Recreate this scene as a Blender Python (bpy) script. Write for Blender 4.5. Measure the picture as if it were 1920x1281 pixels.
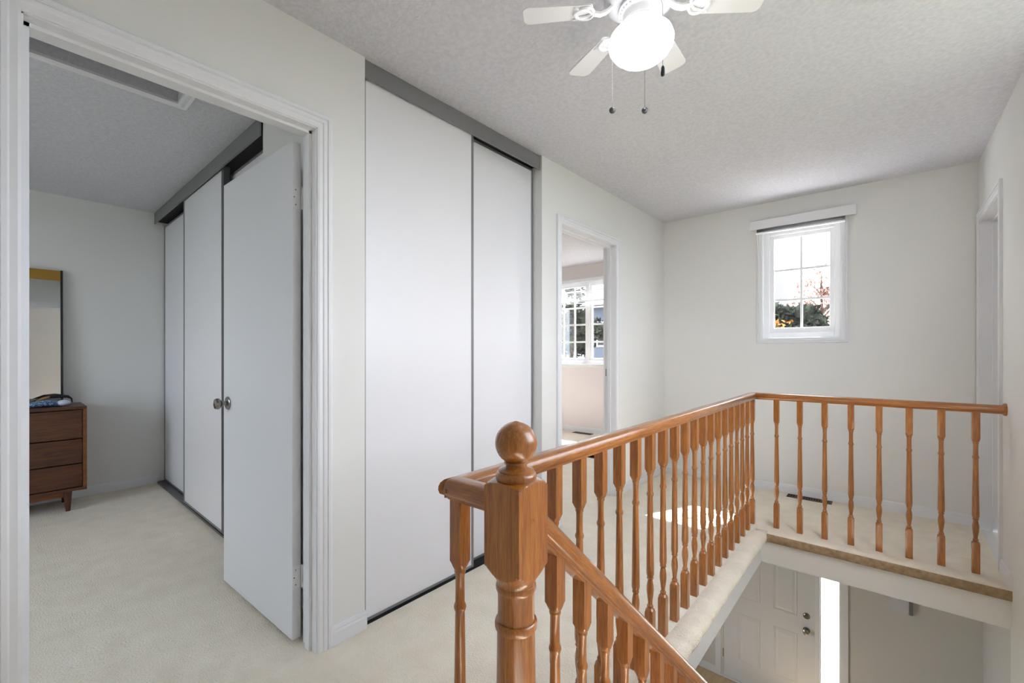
import bpy, math, random
from mathutils import Vector, Matrix
random.seed(7)
for o in list(bpy.data.objects):
    bpy.data.objects.remove(o)
SC = bpy.context.scene
COL = SC.collection
R = math.radians

# ------------------------------------------------------------------ camera
cam_d = bpy.data.cameras.new('camera')
cam = bpy.data.objects.new('camera', cam_d)
COL.objects.link(cam)
cam.location = (0, 0, 1.176)
cam.rotation_euler = (R(90), 0, R(40.66))
cam_d.sensor_fit = 'HORIZONTAL'
cam_d.sensor_width = 36
cam_d.lens = 822 / 1920 * 36
cam_d.shift_y = 22 / 1920
cam_d.clip_start = 0.05
SC.camera = cam

# ------------------------------------------------------------------ sky, sun, exposure
W = bpy.data.worlds.new('sky')
SC.world = W
W.use_nodes = True
nt = W.node_tree
nt.nodes.clear()
wo = nt.nodes.new('ShaderNodeOutputWorld')
bg = nt.nodes.new('ShaderNodeBackground')
tc = nt.nodes.new('ShaderNodeTexCoord')
nz = nt.nodes.new('ShaderNodeTexNoise')
nz.inputs['Scale'].default_value = 3.5
nz.inputs['Detail'].default_value = 5
cr = nt.nodes.new('ShaderNodeValToRGB')
cr.color_ramp.elements[0].position = 0.38
cr.color_ramp.elements[0].color = (0.68, 0.82, 1.0, 1)
cr.color_ramp.elements[1].position = 0.62
cr.color_ramp.elements[1].color = (0.96, 0.98, 1.0, 1)
nt.links.new(tc.outputs['Generated'], nz.inputs['Vector'])
nt.links.new(nz.outputs['Fac'], cr.inputs['Fac'])
nt.links.new(cr.outputs['Color'], bg.inputs['Color'])
nt.links.new(bg.outputs['Background'], wo.inputs['Surface'])
SKY = 2.5
LAMP = 1.8
bg.inputs['Strength'].default_value = SKY

sun_d = bpy.data.lights.new('sun', 'SUN')
sun_d.energy = 14.0
sun_d.angle = R(0.6)
sun_d.color = (1.0, 0.97, 0.94)
sun = bpy.data.objects.new('sun', sun_d)
COL.objects.link(sun)
sun.location = (4, 12, 14)
sun.rotation_euler = Vector((-0.49, -1.11, -1.77)).to_track_quat('-Z', 'Y').to_euler()

SC.view_settings.view_transform = 'Standard'
SC.view_settings.look = 'None'
SC.view_settings.exposure = 1.76
SC.view_settings.gamma = 1.0
SC.view_settings.use_curve_mapping = False
SC.cycles.max_bounces = 10
SC.cycles.diffuse_bounces = 7
SC.cycles.glossy_bounces = 4
SC.cycles.transparent_max_bounces = 16
SC.cycles.use_denoising = True
SC.cycles.sample_clamp_indirect = 6.0
SC.cycles.caustics_reflective = False
SC.cycles.caustics_refractive = False


# ------------------------------------------------------------------ materials
def srgb(r, g, b):
    f = lambda c: (c / 255 / 12.92) if c / 255 <= 0.04045 else ((c / 255 + 0.055) / 1.055) ** 2.4
    return (f(r), f(g), f(b), 1)


def mat(name, col, rough=0.6, metal=0.0, spec=0.5, coat=0.0):
    m = bpy.data.materials.new(name)
    m.use_nodes = True
    b = m.node_tree.nodes['Principled BSDF']
    b.inputs['Base Color'].default_value = col
    b.inputs['Roughness'].default_value = rough
    b.inputs['Metallic'].default_value = metal
    b.inputs['Specular IOR Level'].default_value = spec
    b.inputs['Coat Weight'].default_value = coat
    b.inputs['Coat Roughness'].default_value = 0.2
    return m


def add_noise(m, scale, c1, c2, lo=0.35, hi=0.65, bump=0.0, bscale=None, dist=0.01, vec=(1, 1, 1), detail=4):
    n = m.node_tree
    b = n.nodes['Principled BSDF']
    t = n.nodes.new('ShaderNodeTexCoord')
    mp = n.nodes.new('ShaderNodeMapping')
    mp.inputs['Scale'].default_value = vec
    n.links.new(t.outputs['Object'], mp.inputs['Vector'])
    if c1:
        a = n.nodes.new('ShaderNodeTexNoise')
        a.inputs['Scale'].default_value = scale
        a.inputs['Detail'].default_value = detail
        r = n.nodes.new('ShaderNodeValToRGB')
        r.color_ramp.elements[0].position = lo
        r.color_ramp.elements[0].color = c1
        r.color_ramp.elements[1].position = hi
        r.color_ramp.elements[1].color = c2
        n.links.new(mp.outputs['Vector'], a.inputs['Vector'])
        n.links.new(a.outputs['Fac'], r.inputs['Fac'])
        n.links.new(r.outputs['Color'], b.inputs['Base Color'])
    if bump:
        q = n.nodes.new('ShaderNodeTexNoise')
        q.inputs['Scale'].default_value = bscale
        q.inputs['Detail'].default_value = 3
        bp = n.nodes.new('ShaderNodeBump')
        bp.inputs['Strength'].default_value = bump
        bp.inputs['Distance'].default_value = dist
        n.links.new(mp.outputs['Vector'], q.inputs['Vector'])
        n.links.new(q.outputs['Fac'], bp.inputs['Height'])
        n.links.new(bp.outputs['Normal'], b.inputs['Normal'])
    return m


def wood(name, dark, mid, light, stretch, rough=0.34, coat=0.9, rot=(0, 0, 0), scale=1.0):
    """oak style grain; stretch gives the low-frequency axis"""
    m = mat(name, mid, rough, coat=coat)
    n = m.node_tree
    b = n.nodes['Principled BSDF']
    t = n.nodes.new('ShaderNodeTexCoord')
    oi = n.nodes.new('ShaderNodeObjectInfo')
    ad = n.nodes.new('ShaderNodeVectorMath')
    ad.operation = 'ADD'
    sc_ = n.nodes.new('ShaderNodeVectorMath')
    sc_.operation = 'SCALE'
    sc_.inputs[0].default_value = (3.1, 5.7, 9.3)
    n.links.new(oi.outputs['Random'], sc_.inputs['Scale'])
    n.links.new(t.outputs['Object'], ad.inputs[0])
    n.links.new(sc_.outputs['Vector'], ad.inputs[1])
    mp0 = n.nodes.new('ShaderNodeMapping')
    mp0.inputs['Rotation'].default_value = rot
    mp = n.nodes.new('ShaderNodeMapping')
    mp.inputs['Scale'].default_value = [v * scale for v in stretch]
    n.links.new(ad.outputs['Vector'], mp0.inputs['Vector'])
    n.links.new(mp0.outputs['Vector'], mp.inputs['Vector'])
    a = n.nodes.new('ShaderNodeTexNoise')
    a.inputs['Scale'].default_value = 6
    a.inputs['Detail'].default_value = 3
    a.inputs['Distortion'].default_value = 0.6
    g = n.nodes.new('ShaderNodeTexNoise')
    g.inputs['Scale'].default_value = 26
    g.inputs['Detail'].default_value = 5
    g.inputs['Roughness'].default_value = 0.65
    n.links.new(mp.outputs['Vector'], a.inputs['Vector'])
    n.links.new(mp.outputs['Vector'], g.inputs['Vector'])
    mx = n.nodes.new('ShaderNodeMath')
    mx.operation = 'MULTIPLY_ADD'
    mx.inputs[1].default_value = 0.62
    n.links.new(g.outputs['Fac'], mx.inputs[0])
    hf = n.nodes.new('ShaderNodeMath')
    hf.operation = 'MULTIPLY'
    hf.inputs[1].default_value = 0.38
    n.links.new(a.outputs['Fac'], hf.inputs[0])
    n.links.new(hf.outputs[0], mx.inputs[2])
    r = n.nodes.new('ShaderNodeValToRGB')
    e = r.color_ramp.elements
    e[0].position = 0.33
    e[0].color = dark
    e[1].position = 0.66
    e[1].color = light
    k = e.new(0.5)
    k.color = mid
    n.links.new(mx.outputs[0], r.inputs['Fac'])
    n.links.new(r.outputs['Color'], b.inputs['Base Color'])
    bp = n.nodes.new('ShaderNodeBump')
    bp.inputs['Strength'].default_value = 0.12
    bp.inputs['Distance'].default_value = 0.002
    n.links.new(g.outputs['Fac'], bp.inputs['Height'])
    n.links.new(bp.outputs['Normal'], b.inputs['Normal'])
    return m


M = {}
M['wall'] = add_noise(mat('wall_paint', srgb(226, 226, 224), 0.75, spec=0.25), 2, None, None, bump=0.04, bscale=180, dist=0.002)
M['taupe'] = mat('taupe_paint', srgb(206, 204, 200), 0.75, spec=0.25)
M['pink'] = mat('pink_paint', srgb(228, 221, 221), 0.75, spec=0.25)
M['ceil'] = add_noise(mat('stipple_ceiling', srgb(226, 225, 227), 0.9, spec=0.1), 55, srgb(203, 203, 209), srgb(214, 214, 220), 0.35, 0.65, bump=0.28, bscale=95, dist=0.010, detail=3)
M['carpet'] = add_noise(mat('carpet', srgb(214, 204, 186), 0.95, spec=0.05), 9, srgb(235, 225, 208), srgb(243, 235, 219), 0.3, 0.7, bump=0.8, bscale=130, dist=0.008, detail=6)
M['nosing_brown'] = add_noise(mat('brown_nosing_front', srgb(160, 136, 106), 0.95, spec=0.05), 40, srgb(146, 122, 94), srgb(176, 152, 122), 0.3, 0.7, bump=0.6, bscale=200, dist=0.004)
M['trim'] = mat('white_trim_paint', srgb(228, 229, 232), 0.4, spec=0.4)
M['doorpaint'] = add_noise(mat('door_paint', srgb(222, 223, 226), 0.45, spec=0.4), 2, None, None, bump=0.05, bscale=40, dist=0.002, vec=(6, 6, 0.5))
M['panel'] = mat('closet_panel', srgb(229, 229, 233), 0.35, spec=0.4)
M['alu'] = mat('grey_aluminium', srgb(136, 136, 138), 0.42, metal=0.35)
M['alu_dk'] = mat('dark_grey_aluminium', srgb(92, 92, 94), 0.42, metal=0.35)
M['dark'] = mat('dark_gap', srgb(28, 28, 28), 0.8)
M['chrome'] = mat('satin_chrome', srgb(150, 148, 145), 0.22, metal=1.0)
M['ball'] = mat('dark_metal_ball', srgb(96, 96, 98), 0.3, metal=0.9)
M['brass'] = mat('brushed_brass', srgb(176, 136, 66), 0.35, metal=0.7)
OAK = (srgb(116, 64, 18), srgb(158, 94, 32), srgb(184, 120, 50))
M['oak_z'] = wood('oak_vertical', *OAK, (6, 6, 0.35), scale=2.0)
M['oak_y'] = wood('oak_lengthwise', *OAK, (6, 0.35, 6), scale=2.0)
M['oak_x'] = wood('oak_crosswise', *OAK, (0.35, 6, 6), scale=2.0)
M['oak_s'] = wood('oak_sloped', *OAK, (6, 0.35, 6), rot=(R(41.8), 0, 0), scale=2.0)
WAL = (srgb(52, 26, 12), srgb(82, 44, 20), srgb(106, 60, 28))
M['walnut'] = wood('walnut_veneer', *WAL, (4, 0.3, 4), rough=0.45, coat=0.1, scale=1.5)
M['walnut_lt'] = wood('walnut_edge', srgb(96, 52, 22), srgb(122, 70, 32), srgb(140, 84, 42), (4, 0.3, 4), rough=0.45, coat=0.1, scale=1.5)
M['mirror'] = mat('mirror_glass', (0.86, 0.87, 0.87, 1), 0.02, metal=1.0)
M['black'] = mat('black_plastic', srgb(22, 22, 24), 0.4)
M['greyframe'] = mat('grey_frame', srgb(110, 110, 106), 0.5)
M['fan'] = mat('fan_white_enamel', srgb(236, 236, 238), 0.3, spec=0.5)
M['fanmotor'] = mat('fan_motor_grey', srgb(205, 205, 208), 0.4)
M['vinyl'] = mat('white_vinyl', srgb(240, 241, 243), 0.35)
M['regbrown'] = mat('brown_register', srgb(96, 76, 56), 0.5, metal=0.3)
M['wfloor'] = wood('foyer_wood_floor', srgb(186, 158, 116), srgb(206, 180, 138), srgb(220, 196, 158), (5, 0.4, 5), rough=0.3)
M['chime'] = mat('pale_grey_plastic', srgb(205, 206, 212), 0.5)
M['blue'] = add_noise(mat('blue_beads', srgb(60, 100, 160), 0.4), 130, srgb(24, 48, 92), srgb(150, 190, 230), 0.45, 0.6)
M['whitecloth'] = mat('white_cloth', srgb(214, 222, 240), 0.7)
M['gold'] = mat('gold_cord', srgb(170, 130, 70), 0.5)


def emit(name, col, s):
    m = bpy.data.materials.new(name)
    m.use_nodes = True
    b = m.node_tree.nodes['Principled BSDF']
    b.inputs['Base Color'].default_value = (0.9, 0.9, 0.9, 1)
    b.inputs['Emission Color'].default_value = col
    b.inputs['Emission Strength'].default_value = s
    return m


M['bowl'] = emit('lit_frosted_glass', (0.98, 0.99, 1.0, 1), LAMP)


def glass(name):
    m = bpy.data.materials.new(name)
    m.use_nodes = True
    n = m.node_tree
    n.nodes.clear()
    o = n.nodes.new('ShaderNodeOutputMaterial')
    t = n.nodes.new('ShaderNodeBsdfTransparent')
    g = n.nodes.new('ShaderNodeBsdfGlossy')
    g.inputs['Roughness'].default_value = 0.02
    x = n.nodes.new('ShaderNodeMixShader')
    x.inputs[0].default_value = 0.06
    n.links.new(t.outputs[0], x.inputs[1])
    n.links.new(g.outputs[0], x.inputs[2])
    n.links.new(x.outputs[0], o.inputs[0])
    return m


M['glass'] = glass('window_glass')


def leafmat(name, c1, c2):
    m = bpy.data.materials.new(name)
    m.use_nodes = True
    n = m.node_tree
    n.nodes.clear()
    o = n.nodes.new('ShaderNodeOutputMaterial')
    d = n.nodes.new('ShaderNodeBsdfDiffuse')
    t = n.nodes.new('ShaderNodeBsdfTranslucent')
    x = n.nodes.new('ShaderNodeMixShader')
    x.inputs[0].default_value = 0.2
    tcn = n.nodes.new('ShaderNodeTexCoord')
    nn = n.nodes.new('ShaderNodeTexNoise')
    nn.inputs['Scale'].default_value = 4
    r = n.nodes.new('ShaderNodeValToRGB')
    r.color_ramp.elements[0].position = 0.4
    r.color_ramp.elements[0].color = c1
    r.color_ramp.elements[1].position = 0.6
    r.color_ramp.elements[1].color = c2
    n.links.new(tcn.outputs['Object'], nn.inputs['Vector'])
    n.links.new(nn.outputs['Fac'], r.inputs['Fac'])
    n.links.new(r.outputs['Color'], d.inputs['Color'])
    n.links.new(r.outputs['Color'], t.inputs['Color'])
    n.links.new(d.outputs[0], x.inputs[1])
    n.links.new(t.outputs[0], x.inputs[2])
    n.links.new(x.outputs[0], o.inputs[0])
    return m


M['leaf_dark'] = leafmat('dark_leaves', srgb(24, 27, 26), srgb(56, 60, 52))
M['leaf_amber'] = leafmat('amber_leaves', srgb(110, 66, 34), srgb(170, 122, 66))
M['leaf_pink'] = leafmat('rosy_leaves', srgb(110, 84, 76), srgb(150, 116, 106))
M['bark'] = mat('bark', srgb(70, 58, 48), 0.9)
M['siding'] = mat('blue_grey_siding', srgb(78, 84, 96), 0.7)
M['roof'] = mat('dark_shingles', srgb(60, 60, 66), 0.9)
M['concrete'] = mat('pale_concrete', srgb(200, 198, 192), 0.9)
M['ground'] = add_noise(mat('lawn_and_drive', srgb(120, 130, 90), 0.95, spec=0.05), 0.22, srgb(58, 64, 48), srgb(82, 84, 76), 0.46, 0.56)


# ------------------------------------------------------------------ mesh builder
class MB:
    def __init__(s):
        s.v = []
        s.f = []

    def quad(s, *p):
        i = len(s.v)
        s.v += [tuple(q) for q in p]
        s.f.append(tuple(range(i, i + len(p))))
        return s

    def box(s, x0, x1, y0, y1, z0, z1, ch=0.0):
        x0, x1 = min(x0, x1), max(x0, x1)
        y0, y1 = min(y0, y1), max(y0, y1)
        z0, z1 = min(z0, z1), max(z0, z1)
        if ch <= 0:
            i = len(s.v)
            s.v += [(x, y, z) for z in (z0, z1) for y in (y0, y1) for x in (x0, x1)]
            s.f += [tuple(i + k for k in f) for f in ((0, 2, 3, 1), (4, 5, 7, 6), (0, 1, 5, 4), (2, 6, 7, 3), (0, 4, 6, 2), (1, 3, 7, 5))]
            return s
        # chamfered box
        import bmesh
        bm = bmesh.new()
        bmesh.ops.create_cube(bm, size=1)
        for v in bm.verts:
            v.co = Vector(((x0 + x1) / 2 + v.co.x * (x1 - x0), (y0 + y1) / 2 + v.co.y * (y1 - y0), (z0 + z1) / 2 + v.co.z * (z1 - z0)))
        bmesh.ops.bevel(bm, geom=bm.edges[:], offset=ch, segments=2, affect='EDGES', profile=0.5)
        s.add_bm(bm)
        bm.free()
        return s

    def add_bm(s, bm):
        i = len(s.v)
        bm.verts.index_update()
        s.v += [tuple(v.co) for v in bm.verts]
        s.f += [tuple(i + v.index for v in f.verts) for f in bm.faces]

    def rings(s, rings, closed=True, cap=True):
        n = len(rings[0])
        i = len(s.v)
        for r in rings:
            s.v += [tuple(p) for p in r]
        for a in range(len(rings) - 1):
            for b in range(n if closed else n - 1):
                c = (b + 1) % n
                s.f.append((i + a * n + b, i + a * n + c, i + (a + 1) * n + c, i + (a + 1) * n + b))
        if cap:
            s.f.append(tuple(i + b for b in reversed(range(n))))
            s.f.append(tuple(i + (len(rings) - 1) * n + b for b in range(n)))
        return s

    def lathe(s, prof, c=(0, 0, 0), n=24, half=None, axis='z', cap=True):
        """prof: (r, h) list bottom to top. half: clip to a square of that half width (turned square stock)"""
        rg = []
        for r, h in prof:
            ring = []
            for k in range(n):
                a = 2 * math.pi * k / n + math.pi / 4
                rr = r
                if half:
                    rr = min(r, half / max(abs(math.cos(a)), abs(math.sin(a))))
                p = (rr * math.cos(a), rr * math.sin(a), h)
                if axis == 'x':
                    p = (p[2], p[0], p[1])
                elif axis == 'y':
                    p = (p[1], p[2], p[0])
                ring.append((c[0] + p[0], c[1] + p[1], c[2] + p[2]))
            rg.append(ring)
        return s.rings(rg, True, cap)

    def tube(s, pts, r, n=8):
        rg = []
        for k, p in enumerate(pts):
            p = Vector(p)
            a = Vector(pts[max(k - 1, 0)])
            b = Vector(pts[min(k + 1, len(pts) - 1)])
            d = (b - a).normalized()
            u = d.cross(Vector((0, 0, 1)))
            if u.length < 1e-3:
                u = d.cross(Vector((0, 1, 0)))
            u.normalize()
            w = d.cross(u)
            rr = r[k] if isinstance(r, (list, tuple)) else r
            rg.append([p + u * rr * math.cos(2 * math.pi * j / n) + w * rr * math.sin(2 * math.pi * j / n) for j in range(n)])
        return s.rings(rg)

    def xform(s, mtx):
        s.v = [tuple(mtx @ Vector(p)) for p in s.v]
        return s

    def build(s, name, material, parent=None, smooth=False, origin=None):
        if origin is None:
            xs, ys, zs = zip(*s.v)
            origin = ((min(xs) + max(xs)) / 2, (min(ys) + max(ys)) / 2, min(zs))
        me = bpy.data.meshes.new(name)
        me.from_pydata([(a - origin[0], b - origin[1], c - origin[2]) for a, b, c in s.v], [], s.f)
        me.materials.append(M[material])
        import bmesh
        bm = bmesh.new()
        bm.from_mesh(me)
        bmesh.ops.recalc_face_normals(bm, faces=bm.faces)
        bm.to_mesh(me)
        bm.free()
        if smooth:
            for p in me.polygons:
                p.use_smooth = True
            me.set_sharp_from_angle(angle=R(38 if smooth is True else smooth))
        o = bpy.data.objects.new(name, me)
        COL.objects.link(o)
        place(o, origin, parent)
        return o


WL = {}


def place(o, origin, parent):
    o.location = origin
    WL[o.name] = origin
    if parent:
        pl = WL[parent.name]
        o.parent = parent
        o.location = (origin[0] - pl[0], origin[1] - pl[1], origin[2] - pl[2])


def tag(o, label=None, cat=None, group=None, kind=None):
    if label:
        o['label'] = label
    if cat:
        o['category'] = cat
    if group:
        o['group'] = group
    if kind:
        o['kind'] = kind
    return o


def thing(name, loc, label, cat, group=None):
    o = bpy.data.objects.new(name, None)
    o.empty_display_size = 0.1
    COL.objects.link(o)
    place(o, loc, None)
    return tag(o, label, cat, group)


def struct(o, label=None, cat=None):
    return tag(o, label, cat, kind='structure')


# ------------------------------------------------------------------ key dimensions (metres; hall runs along +Y)
XL = -1.70          # hall face of the closet wall
XLB = -1.81         # bedroom face of it
XR = 0.465          # stairwell right wall
YF = 4.31           # hall far wall
YP = 5.65           # front wall of house
ZLO = -2.70         # foyer floor
XE = -0.605         # carpet edge along the stairwell
YE = 3.256          # carpet edge at the far end of the stairwell
Z_UND = -0.205      # underside of the upper floor
DH = 2.06           # door opening height
WT = 2.56           # top of walls


def cz(y):
    return 2.44 + 0.0105 * (max(y, 1.0) - 1.0)


# ------------------------------------------------------------------ floors
m = MB()
m.box(-5.2, -0.675, -2.8, YF + .13, Z_UND, 0)             # bedroom, closet and corridor side
m.box(-0.675, XR, -2.8, 0.60, Z_UND, 0)
m.box(-0.675, XR, 3.30, YF + .13, Z_UND, 0)
m.box(-5.2, XL, YF, YP + .15, Z_UND, 0)
struct(m.build('floor', 'carpet', origin=(0, 0, 0)), 'beige carpeted floor of the upper landing and bedrooms')

# white board faces under the carpet edge
m = MB()
m.box(-0.675, -0.640, 0.62, 3.285, Z_UND, -0.006)
struct(m.build('trim_stairwell_side', 'wall', origin=(0, 0, 0)))
m = MB()
m.box(-0.64, XR, 3.285, 3.305, Z_UND, -0.006)
struct(m.build('trim_stairwell_end', 'wall', origin=(0, 0, 0)))

# carpet roll wrapped over the edge, puffed between the balusters
BAL_Y = [0.658, 0.889] + [1.019 + 0.1308 * k for k in range(19)]
BAL_X = [-0.572 + 0.1323 * k for k in range(8)]


def nosing(m, s0, s1, step, puff, to_world, creases, depth_in):
    rg = []
    n = int((s1 - s0) / step)
    for i in range(n + 1):
        s = s0 + (s1 - s0) * i / n
        a = min(abs(s - c) for c in creases) / 0.0654
        b = min(1.0, a) ** 0.38
        h = puff * (b - 0.30)
        ring = [(depth_in, 0.001), (depth_in - 0.014, 0.002 + h * 0.7), (0.055, 0.003 + h), (0.03, 0.006 + h), (0.012, 0.003 + h * 0.9),
                (0.0 - h * 0.4, -0.009 + h * 0.4), (-0.003 - h * 0.5, -0.025), (0.002 - h * 0.3, -0.043), (0.014, -0.054), (0.034, -0.056), (0.034, -0.03)]
        rg.append([to_world(s, d, z) for d, z in ring])
    m.rings(rg, closed=True, cap=True)


m = MB()
cre = [y + 0.055 for y in BAL_Y]
cre = [0.66 + 0.1308 * k - 0.02 for k in range(21)]
nosing(m, 0.60, 3.262, 0.0082, 0.021, lambda s, d, z: (XE - d, s - d * 0.25, z), cre, 0.092)
o = m.build('carpet_edge', 'carpet', smooth=60, origin=(0, 0, 0))
struct(o, 'puffy rolled carpet edge running along the stairwell beside the balusters')
m = MB()
rg = []
for i in range(31):
    x = -.604 + (XR + .604) * i / 30
    w = .0025 * math.sin((x + .572) / .1323 * 2 * math.pi)
    rg.append([(x, YE + d, z) for d, z in ((.10, .001), (.085, .003), (.04, .007 + w), (.018, .006 + w), (.006, .001), (.004, -.006), (.05, -.006))])
m.rings(rg)
struct(m.build('carpet_edge_end', 'carpet', smooth=60, origin=(0, 0, 0)), 'carpet edge under the far balusters')
m = MB()  # front of the far nosing, coloured browner than the carpet above
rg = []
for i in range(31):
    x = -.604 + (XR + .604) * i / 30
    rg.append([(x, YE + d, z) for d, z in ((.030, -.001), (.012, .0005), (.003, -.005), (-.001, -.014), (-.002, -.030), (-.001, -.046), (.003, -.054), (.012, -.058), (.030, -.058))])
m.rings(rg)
struct(m.build('nosing_front_end', 'nosing_brown', smooth=60, origin=(0, 0, 0)), 'nosing front at the far end of the stairwell, browner than the carpet on top')

# ------------------------------------------------------------------ walls
# closet / bedroom side wall of the hall
D1A, D1B = 0.033, 0.805
C1A, C1B = 1.013, 2.276
D2A, D2B = 2.495, 3.287
m = MB()
m.box(XLB, XL, -1.6, D1A, 0, WT)
m.box(XLB, XL, D1A, D1B, DH, WT)
m.box(XLB, XL, D1B, C1A, 0, WT)
m.box(XLB, XL, C1B, D2A, 0, WT)
m.box(XLB, XL, D2A, D2B, DH, WT)
m.box(XLB, XL, D2B, YP, 0, WT)
# closet shell behind the sliding doors
m.box(-2.55, XLB, 0.915, C1A, 0, WT)
m.box(-2.55, XLB, C1B, 2.38, 0, WT)
m.box(-2.55, -2.45, C1A, C1B, 0, WT)
struct(m.build('wall_left', 'wall', origin=(0, 0, 0)), 'off-white hall wall with two doorways and a closet')

# far hall wall with window
WX0, WX1, WZ0, WZ1 = -0.83, -0.284, 1.305, 2.235
m = MB()
Y0, Y1 = YF, YF + .13
m.box(XL, WX0, Y0, Y1, Z_UND, WT)
m.box(WX1, XR + .12, Y0, Y1, Z_UND, WT)
m.box(WX0, WX1, Y0, Y1, Z_UND, WZ0)
m.box(WX0, WX1, Y0, Y1, WZ1, WT)
struct(m.build('wall_far', 'wall', origin=(0, 0, 0)), 'off-white end wall of the hall with a small window')

# right wall with a door near the far corner
RD0, RD1 = 3.56, 4.268
m = MB()
SW = (0.95, 2.75, 1.05, 2.36)     # invented window opening right of the view, lets daylight into the hall
m.box(XR, XR + .12, -1.6, SW[0], Z_UND, WT)
m.box(XR, XR + .12, SW[1], RD0, Z_UND, WT)
m.box(XR, XR + .12, SW[0], SW[1], Z_UND, SW[2])
m.box(XR, XR + .12, SW[0], SW[1], SW[3], WT)
m.box(XR, XR + .12, RD0, RD1, DH, WT)
m.box(XR, XR + .12, RD1, YF, 0, WT)
m.box(XR, XR + .12, RD0, YF, Z_UND, 0)
m.box(XR, XR + .12, -0.2, 3.30, ZLO, Z_UND)
struct(m.build('wall_right', 'wall', origin=(0, 0, 0)), 'off-white wall on the right of the stairwell')

m = MB()
m.box(XL, XR + .12, -1.72, -1.6, 0, WT)
struct(m.build('wall_back', 'wall', origin=(0, 0, 0)), 'hall wall behind the viewer')

# bedroom walls
m = MB()
m.box(-5.15, -5.03, -2.8, 1.7, 0, WT)
struct(m.build('wall_bedroom_far', 'wall', origin=(0, 0, 0)), 'shaded bedroom wall behind the dresser')
m = MB()
BW = (-3.95, -2.47, 0.82, 2.25)
m.box(-5.03, BW[0], -2.8, -2.68, 0, WT)
m.box(BW[1], XL, -2.8, -2.68, 0, WT)
m.box(BW[0], BW[1], -2.8, -2.68, 0, BW[2])
m.box(BW[0], BW[1], -2.8, -2.68, BW[3], WT)
m.box(XLB, XL, -2.68, -1.6, 0, WT)
struct(m.build('wall_bedroom_window', 'wall', origin=(0, 0, 0)), 'bedroom wall with a window, outside the picture')
m = MB()
m.box(-5.03, -2.55, 1.58, 1.68, 0, WT)
struct(m.build('wall_bedroom_closet_back', 'wall', origin=(0, 0, 0)))

# pink room
m = MB()
PW = (-4.12, -2.66, 1.02, 2.25)
m.box(-5.0, PW[0], YP, YP + .15, 0, WT)
m.box(PW[1], XL, YP, YP + .15, 0, WT)
m.box(PW[0], PW[1], YP, YP + .15, 0, PW[2])
m.box(PW[0], PW[1], YP, YP + .15, PW[3], WT)
struct(m.build('wall_pink_front', 'pink', origin=(0, 0, 0)), 'pale pink wall with a wide window in the far room')
m = MB()
m.box(-5.12, -5.0, 2.38, 3.6, 0, WT)
m.box(-5.12, -5.0, 4.4, YP + .15, 0, WT)
m.box(-5.12, -5.0, 3.6, 4.4, 0, .9)  # unseen opening above this, added to brighten the pink room
m.box(-5.12, -5.0, 3.6, 4.4, 2.1, WT)
m.box(-5.0, -2.55, 2.26, 2.38, 0, WT)
struct(m.build('wall_pink_side', 'pink', origin=(0, 0, 0)))

# foyer below: front wall with door and sidelight opening
m = MB()
FD0, FD1 = -1.53, -0.585
SL0, SL1 = -0.553, -0.378
FT = ZLO + 2.08
m.box(-3.4, FD0, YP, YP + .15, ZLO, Z_UND)
m.box(SL1, 0.75, YP, YP + .15, ZLO, Z_UND)
m.box(FD1, SL0, YP, YP + .15, ZLO, Z_UND)
m.box(FD0, SL1, YP, YP + .15, FT, Z_UND)
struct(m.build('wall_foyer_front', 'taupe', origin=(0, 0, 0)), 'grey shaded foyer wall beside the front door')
m = MB()
m.box(0.63, 0.75, 3.2, YP, ZLO, Z_UND)
m.box(XR + .12, 0.75, 3.2, 3.30, ZLO, Z_UND)
m.box(-3.4, -3.28, -0.2, 2.2, ZLO, Z_UND)
m.box(-3.4, -3.28, 3.9, YP, ZLO, Z_UND)
m.box(-3.4, -3.28, 3.6, 3.9, ZLO, ZLO + .4)
m.box(-3.4, -3.28, 2.2, 3.6, ZLO, ZLO + .4)  # left open above: gap added to bring daylight into the foyer
m.box(-3.4, 0.58, -0.32, -0.2, ZLO, Z_UND)
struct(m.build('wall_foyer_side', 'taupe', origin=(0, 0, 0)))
m = MB()
m.box(-3.4, 0.75, -0.32, YP + .15, ZLO - .1, ZLO)
struct(m.build('floor_foyer', 'wfloor', origin=(0, 0, 0)), 'light wood floor of the foyer')
m = MB()
m.box(XL, 0.75, YF + .13, YP + .15, Z_UND, Z_UND + .12)
m.box(XR + .12, 0.75, 3.2, YF + .13, Z_UND, Z_UND + .12)
struct(m.build('ceiling_foyer', 'ceil', origin=(0, 0, 0)))

# ceilings
m = MB()
ys = [-1.7, 0.6, YF + .13]
for a in range(2):
    y0, y1 = ys[a], ys[a + 1]
    x0, x1 = -2.55, XR + .12
    i = len(m.v)
    m.v += [(x0, y0, cz(y0)), (x1, y0, cz(y0)), (x1, y1, cz(y1)), (x0, y1, cz(y1)), (x0, y0, 2.6), (x1, y0, 2.6), (x1, y1, 2.6), (x0, y1, 2.6)]
    m.f += [tuple(i + k for k in f) for f in ((0, 1, 2, 3), (7, 6, 5, 4))]
struct(m.build('ceiling', 'ceil', origin=(0, 0, 0)), 'white stippled hall ceiling')
HX0, HX1, HY0, HY1 = -2.706, -2.05, -0.06, 0.577
m = MB()
m.box(-5.15, HX0, -2.8, 1.7, 2.44, 2.6)
m.box(HX1, XLB + .05, -2.8, .93, 2.44, 2.6)
m.box(HX0, HX1, -2.8, HY0, 2.44, 2.6)
m.box(HX0, HX1, HY1, .93, 2.44, 2.6)
struct(m.build('ceiling_bedroom', 'ceil', origin=(0, 0, 0)), 'grey stippled bedroom ceiling with an attic hatch')
m = MB()
m.box(-5.12, XLB + .02, 2.38, YP + .15, 2.487, 2.6)
struct(m.build('ceiling_pink_room', 'ceil', origin=(0, 0, 0)))

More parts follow.
